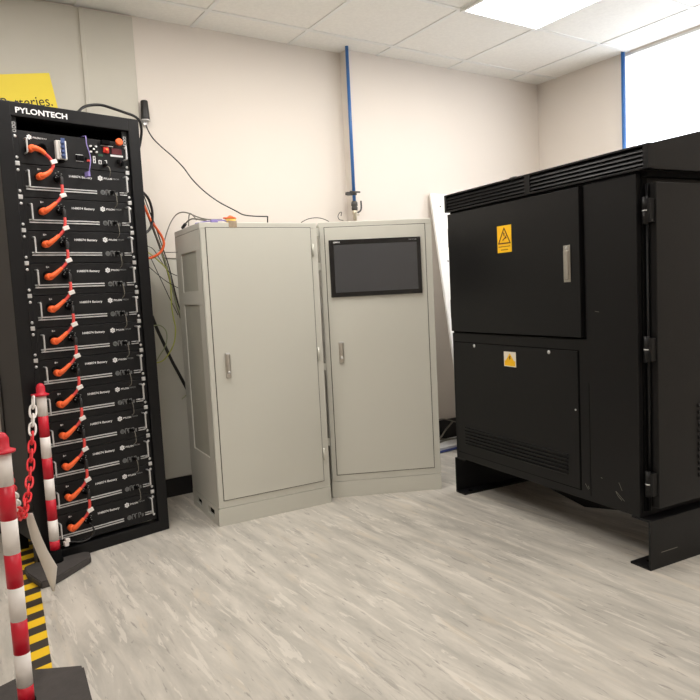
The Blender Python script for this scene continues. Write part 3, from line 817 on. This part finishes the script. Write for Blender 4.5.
# grey panel on the wall behind the rack
pn = thing('wall_panel', 'pale grey board on the wall above and behind the battery rack', 'panel', wpt(-.5, 0, 1.6), WYAW)
b = NB(); bx(b, -.55, .102, -.02, 0, .44, .96, .002); obj('board', b, m_panelg, pn)
b = NB(); bx(b, .102, .358, -.022, 0, .44, .96, .002); obj('board', b, m_panelg, pn)
b = NB(); bx(b, .092, .112, -.028, -.0, .44, .96, .002); obj('cover_strip', b, m_panelg, pn)
# low grey panel fixed to the wall between rack and cabinet
q0 = onwall(165, 258, 0); lo = Vector((q0.x, q0.y, 0))
def wl2(u, v):
    q = onwall(u, v, .012) - lo; return (q.dot(WE), q.z)
lpn = thing('wall_panel', 'low pale grey panel on the wall behind the cables beside the plain grey cabinet', 'panel', lo, WYAW)
pa, pb, pc_ = wl2(142, 200), wl2(163.5, 257.8), wl2(183, 258.8)
b = NB(); prism(b, [(pa[0] - .08, .105), (pa[0] - .08, pa[1] + .02), (pa[0], pa[1]), pb, pc_, (pc_[0] + .05, pc_[1]), (pc_[0] + .05, .105)], -.012, 0, 'xz', bev=.0015); obj('board', b, m_lowpanel, lpn)
b = NB(); prism(b, [(pb[0] - .001, pb[1] - .006), (pb[0], pb[1] + .001), (pc_[0] + .05, pc_[1] + .001), (pc_[0] + .05, pc_[1] - .006)], -.014, -.011, 'xz'); obj('edge_strip', b, m_cgrey, lpn)
# yellow sign
sp = onwall(29.5, 98.5, .035)
ys = thing('battery_sign', 'yellow sign with black lettering above the rack header', 'sign', sp, WYAW)
b = NB(); bx(b, -.155, .118, -.001, .001, -.16, .115, .0004); sh = obj('plate', b, m_yel2, ys); sh.rotation_euler = (0, -.16, 0)
b = NB(); text_bm(b, 'Batteries.', -.128, .098, -.040, .008, -.001, .0008, .0); tx = obj('lettering', b, m_ink, sh)
# antenna
ap = onwall(145.6, 121, .03)
an = thing('antenna', 'small black cylinder antenna fixed on the wall above the rack corner', 'antenna', ap, WYAW)
b = NB(); lathe(b, [(.0215, .004), (.0225, .006), (.0225, .014), (.0185, .100), (.016, .104), (.008, .106)], (0, 0, 0), 'z', 24); obj('body', b, m_cblack, an)
b = NB(); lathe(b, [(.0235, .0), (.0235, .006)], (0, 0, 0), 'z', 24); bx(b, -.03, .02, .008, .032, -.004, .002, .001); bx(b, -.012, .008, .0, .026, -.022, .0, .002); obj('bracket', b, m_zinc, an)
cable('antenna_cable', 'thin black cable drooping from the antenna to the grey cabinet top',
      [(145, 121, 3.61), (147, 128, 3.60), (152, 137, 3.59), (160, 145.5, 3.58), (172, 156, 3.56), (183, 167, 3.54), (192, 179, 3.53), (204, 191, 3.51), (219, 202, 3.49), (236, 211, 3.47), (243, 214.6, 3.46), (252, 216, 3.45), (262, 216.4, 3.44), (267.2, 216.5, 3.43), (267.6, 218, 3.43), (267.6, 222.5, 3.43)], .0032, m_cblack)
cable('rack_top_cable', 'thick black cable arching over the rack header to its right side',
      [(78, 112, 3.10), (83, 107.5, 3.13), (90, 105.3, 3.16), (101, 105, 3.2), (112, 108.2, 3.23), (125, 112.6, 3.26), (134, 116, 3.3), (139.5, 121, 3.33), (141.5, 130, 3.36), (140.5, 141, 3.38), (138, 152, 3.38), (134, 160, 3.38)], .0065, m_cblack)
cable('black_loop_cable', 'black cable looping out from the rack side', [(138, 190, 3.36), (143, 192.5, 3.40), (149, 200, 3.44), (152.3, 212, 3.46), (151.6, 225, 3.45), (147, 232, 3.42), (141, 234, 3.38)], .0068, m_cblack)
cable('red_loop_cable', 'orange red cable curving beside the rack', [(141, 200, 3.38), (145, 208, 3.42), (150, 219, 3.45), (157, 229, 3.47), (162, 237, 3.48), (164, 244, 3.48), (161.5, 251, 3.47), (156, 255.5, 3.45), (150, 258, 3.43), (143, 258, 3.39)], .0065, m_orange)
cable('grey_diagonal_cable', 'thick grey cable running diagonally down between rack and grey cabinet', [(142, 199, 3.40), (147, 212, 3.45), (153, 228, 3.5), (160, 247, 3.53), (166, 265, 3.55), (171, 283, 3.56), (177, 305, 3.56), (181, 318, 3.55)], .007, m_cgrey)
cable('dark_diagonal_cable', 'dark cable bundled against the thick grey diagonal cable', [(144, 196, 3.40), (149.5, 211, 3.45), (156, 228, 3.49), (162.5, 247, 3.52), (168.5, 265, 3.53), (173.5, 285, 3.54), (178, 303, 3.54), (181, 312, 3.54)], .0032, m_cblack)
cable('earth_cable', 'green and yellow earth cable hanging behind the rack edge', [(146, 251, 3.42), (153, 256, 3.45), (161, 263, 3.48), (167, 270, 3.5), (170.5, 285, 3.5), (171.5, 305, 3.5), (173.5, 318, 3.5), (175.5, 328, 3.5), (174.5, 341, 3.49), (170, 352, 3.48), (163, 360.5, 3.46), (156, 363, 3.43)], .0035, m_cgreen)
cable('pale_green_cable', 'pale green thin cable bowing along the grey cabinet side', [(160, 250, 3.48), (165, 262, 3.5), (170, 280, 3.51), (175, 300, 3.52), (181, 315, 3.52), (189, 334, 3.5), (194.5, 352, 3.47), (196, 366, 3.46), (194, 380, 3.47), (189, 392, 3.5), (182, 399, 3.55)], .0032, m_cpale)
cable('green_loop_cable', 'thin green loop of cable at the rack edge', [(153, 325.5, 3.42), (160, 325.5, 3.45), (165.5, 330, 3.47), (167, 338, 3.47), (165, 347, 3.46), (160, 355, 3.45), (156, 362, 3.43)], .0028, m_cpale)
cable('black_conduit', 'straight thick black cable slanting down behind the grey cabinet', [(152, 316, 3.44), (157, 329, 3.47), (164, 344, 3.5), (172, 361, 3.54), (179, 374, 3.57), (187, 389, 3.6)], .009, m_cblack)
cable('thin_black_wire', 'thin black wire crossing steeply behind the rack edge', [(150, 256, 3.44), (156, 269, 3.48), (163, 284, 3.51), (170, 299, 3.53), (178, 315, 3.55)], .002, m_cblack)
cable('thin_black_wire', 'lower thin black wire crossing to the grey cabinet side', [(147, 265, 3.42), (156, 273, 3.46), (166, 281, 3.49), (180, 289, 3.5)], .002, m_cblack)
cable('thin_black_wire', 'upper thin black wire running to the grey cabinet side', [(146, 245.5, 3.42), (153, 249, 3.46), (160, 259, 3.49), (168, 271, 3.5), (180, 277, 3.5)], .002, m_cblack)
cable('thin_grey_wire', 'thin grey wire running level to the grey cabinet side', [(158, 250, 3.46), (164, 252, 3.48), (174, 252.3, 3.46), (184, 251.5, 3.42)], .002, m_cgrey)
cable('grey_arch_cable', 'grey cable arching from behind the rack onto the grey cabinet', [(163, 246, 3.48), (167, 232, 3.5), (171, 222, 3.51), (176, 215, 3.51), (181.5, 212.3, 3.5), (188, 213, 3.48), (196, 216.4, 3.45), (203, 218.6, 3.42), (210, 219.5, 3.4), (222, 219.6, 3.39)], .0032, m_cgrey)
rt_, o_ = cable('grey_plug_cable', 'short grey cable with black plug at the cabinet top rear corner', [(183.5, 226.5, 3.55), (186, 223, 3.53), (189, 220.3, 3.52), (193, 218.8, 3.5), (200, 219.5, 3.47), (206, 220.5, 3.44)], .004, m_cgrey)
b = NB(); tube(b, [at(182.5, 228, 3.555) - o_, at(185.3, 224, 3.535) - o_], .0085, 10); obj('plug', b, m_cblack, rt_)
cable('grey_upright_cable', 'short upright grey cable end on the cabinet top', [(188.6, 226, 3.52), (188.8, 218, 3.52), (190, 213.5, 3.51), (193.5, 216, 3.5), (196.5, 220, 3.49)], .0032, m_cgrey)
# purple plugs and orange plug on the cabinet top
def cabtop(u, y): return GLOC + GE * u + GN * y + Vector((0, 0, GH))
pp = thing('purple_cable', 'purple network cable lying on top of the grey cabinet', 'cable', cabtop(.10, .06), GYAW)
b = NB(); tube(b, [(-.09, .03, .004), (-.05, .02, .012), (-.01, .0, .014), (.03, -.01, .016), (.06, .0, .01), (.09, .015, .005)], .003, 8); obj('sheath', b, m_purple, pp)
b = NB(); bx(b, -.024, .010, -.009, .009, .006, .020, .003); obj('plug', b, m_purple, pp)
oc = thing('orange_connector', 'orange and yellow cable connector lying on the grey cabinet top', 'connector', cabtop(.175, .06), GYAW)
b = NB(); lathe(b, [(.012, 0), (.020, .004), (.026, .020), (.020, .027)], (0, 0, 0), 'z', 18); obj('body', b, mat('connector_yellow', rgb(250, 214, 120), .5), oc)
b = NB(); lathe(b, [(.028, .024), (.027, .029), (.014, .034), (.005, .040)], (0, 0, 0), 'z', 18); bx(b, -.036, -.01, -.008, .008, .025, .031, .002); obj('cap', b, m_orange, oc)
cable('cabinet_wire', 'thin dark wire arching over the gap between grey cabinets', [(301, 222.5, 3.62), (308, 219, 3.62), (316, 217.8, 3.62), (323, 218.8, 3.62), (329, 221.5, 3.62)], .002, m_cblack)
cable('cabinet_wire', 'small curled dark wire on the screen cabinet top', [(343.5, 220.4, 3.60), (339.5, 219.6, 3.60), (338, 216.5, 3.60), (339.5, 213, 3.60), (341.5, 212.3, 3.60), (341, 216, 3.60)], .002, m_cblack)
# compressed air pipes
def wp(u, v, off): return onwall(u, v, off)
ab = wp(354.6, 208, .12); top = wp(348.5, 97, .12)
ap2 = thing('air_pipe', 'blue compressed air pipe with valve dropping behind the screen cabinet', 'pipe', Vector((ab.x, ab.y, 0)), WYAW)
def loc2(u, v): # local coordinates of the point in the plane .12 m off the wall
    q = wp(u, v, .12) - Vector((ab.x, ab.y, 0)); return Vector((q.dot(WE), 0, q.z))
c = loc2(354.6, 208)
def zz(v): return loc2(354.6, v).z
b = NB(); lathe(b, [(.0105, zz(202)), (.0105, CZ - .002)], (0, 0, 0), 'z', 16); obj('pipe', b, m_blue, ap2, 'blue pipe')
b = NB(); z = zz(193.5); lathe(b, [(.017, z - .008), (.017, z + .008)], (0, 0, 0), 'z', 16); bx(b, -.055, .015, -.012, .016, z - .011, z + .007, .003); bx(b, -.04, .036, -.02, -.0115, z + .002, z + .012, .002); bx(b, -.02, .0, .012, .05, z - .006, z + .006); obj('pipe_clip', b, m_dgrey, ap2)
b = NB(); lathe(b, [(.012, zz(201)), (.02, zz(202.5)), (.021, zz(205.5)), (.016, zz(206.5)), (.02, zz(208)), (.017, zz(210.5))], (0, 0, 0), 'z', 16); vv = obj('valve', b, m_dgrey, ap2)
b = NB(); lathe(b, [(.016, zz(210)), (.016, zz(214)), (.013, zz(215)), (.013, zz(219)), (.009, zz(220.5))], (0, 0, 0), 'z', 16); bx(b, .01, .03, -.006, .006, zz(215.5), zz(214)); obj('spout', b, m_brass, ap2, 'pale metal outlet')
b = NB(); tube(b, [(.012, -.015, zz(213)), (.03, -.018, zz(211)), (.038, -.018, zz(208)), (.038, -.018, zz(201))], .0055, 8); obj('lever', b, m_dgrey, vv)
# drop pipe down behind cabinet carrying it to the floor
b = NB(); lathe(b, [(.008, 0), (.008, zz(219.5))], (0, 0.0, 0), 'z', 12); obj('drop_pipe', b, m_brass, ap2)
p2 = W0 + WE * (S1 - .03) - WN * .820
bp2 = thing('air_pipe', 'blue vertical pipe on the right wall beside the bright window', 'pipe', Vector((p2.x, p2.y, 0)), WYAW)
b = NB(); lathe(b, [(.013, 0), (.013, CZ)], (0, 0, 0), 'z', 16); obj('pipe', b, m_blue, bp2)
b = NB(); bx(b, -.016, .028, -.018, .018, 1.3, 1.32, .002); obj('pipe_clip', b, m_dgrey, bp2)
# white board leaning behind
TL = onwall(430.5, 193, .10); Q = onwall(452, 345, .30)
dl = (Q - TL); dl = dl * (TL.z / -dl.z)
BL_ = TL + dl
ex = WE.copy(); ez = -dl.normalized(); ex = (ex - ez * ex.dot(ez)).normalized(); ey = ez.cross(ex)
wb = thing('white_board', 'bright white board leaning on the wall between screen cabinet and black enclosure', 'board', BL_)
mw = Matrix.Identity(4)
for i, v in enumerate((ex, ey, ez)):
    for j in range(3): mw[j][i] = v[j]
mw.translation = BL_; wb.matrix_world = mw
hl = dl.length
b = NB(); bx(b, 0, .62, 0, .018, .0, hl, .002); bd = obj('sheet', b, m_panelw, wb)
b = NB()
for x in (.07, .55):
    for k in range(5):
        lathe(b, [(.006, -.0006), (.006, .0002)], (x, 0, hl - .09 - k * .38), 'y', 12)
obj('fixing_hole', b, m_seal, bd)
# things on the floor in the gap
fb = thing('floor_board', 'pale flat board lying on the floor behind the grey cabinets', 'board', ground(447, 452), WYAW)
b = NB(); bx(b, -.25, .35, .02, .205, 0.0, .03, .003); obj('slab', b, m_floorbox, fb)
o1 = ground(447, 452)
def fw_(s, t, z): return o1 + WE * s + WN * t + Vector((0, 0, z))
def fcable(name, label, pts, r, m):
    if 'grey' in name: pts = [(p[0] + .075, p[1], max(.036, p[2] - .03)) for p in pts]
    P = [fw_(*p) for p in pts]; root = thing(name, label, 'cable', P[0]); b = NB(); tube(b, [p - P[0] for p in P], r, 8); obj('sheath', b, m, root)
fcable('blue_floor_cable', 'dark blue cable lying along the pale floor board', [(-.25, -.005, .008), (-.1, .0, .008), (.0, .004, .009), (.15, .006, .01), (.3, .0, .008)], .008, m_blueline)
fcable('grey_floor_cable', 'grey cable on the floor board falling rightward', [(-.2, .20, .13), (-.1, .19, .10), (0, .17, .075), (.1, .15, .05), (.25, .13, .04)], .006, m_cgrey)
fcable('grey_floor_cable', 'grey cable on the floor board rising rightward', [(-.2, .14, .036), (-.08, .15, .045), (.02, .17, .085), (.08, .19, .12), (.16, .2, .17)], .006, m_cgrey)
fcable('grey_floor_cable', 'grey cable lying flat along the floor board', [(-.22, .10, .036), (-.05, .12, .04), (.06, .15, .055), (.18, .13, .04), (.28, .10, .036)], .006, m_cgrey)
fcable('grey_floor_cable', 'grey hooked cable standing at the skirting board', [(-.055, .195, .06), (-.055, .195, .13), (-.045, .195, .17), (0, .195, .2), (.08, .195, .2), (.2, .195, .16)], .004, m_cgrey)

# ------------------------------------------------------------------ world and exposure
w = bpy.data.worlds.new('world'); SC.world = w; w.use_nodes = True
bg = w.node_tree.nodes['Background']; bg.inputs['Color'].default_value = rgb(244, 248, 255); bg.inputs['Strength'].default_value = 4.0
vs = SC.view_settings
vs.view_transform = 'Standard'; vs.look = 'None'; vs.exposure = 0.02; vs.gamma = 1.0; vs.use_curve_mapping = False
SC.cycles.max_bounces = 8
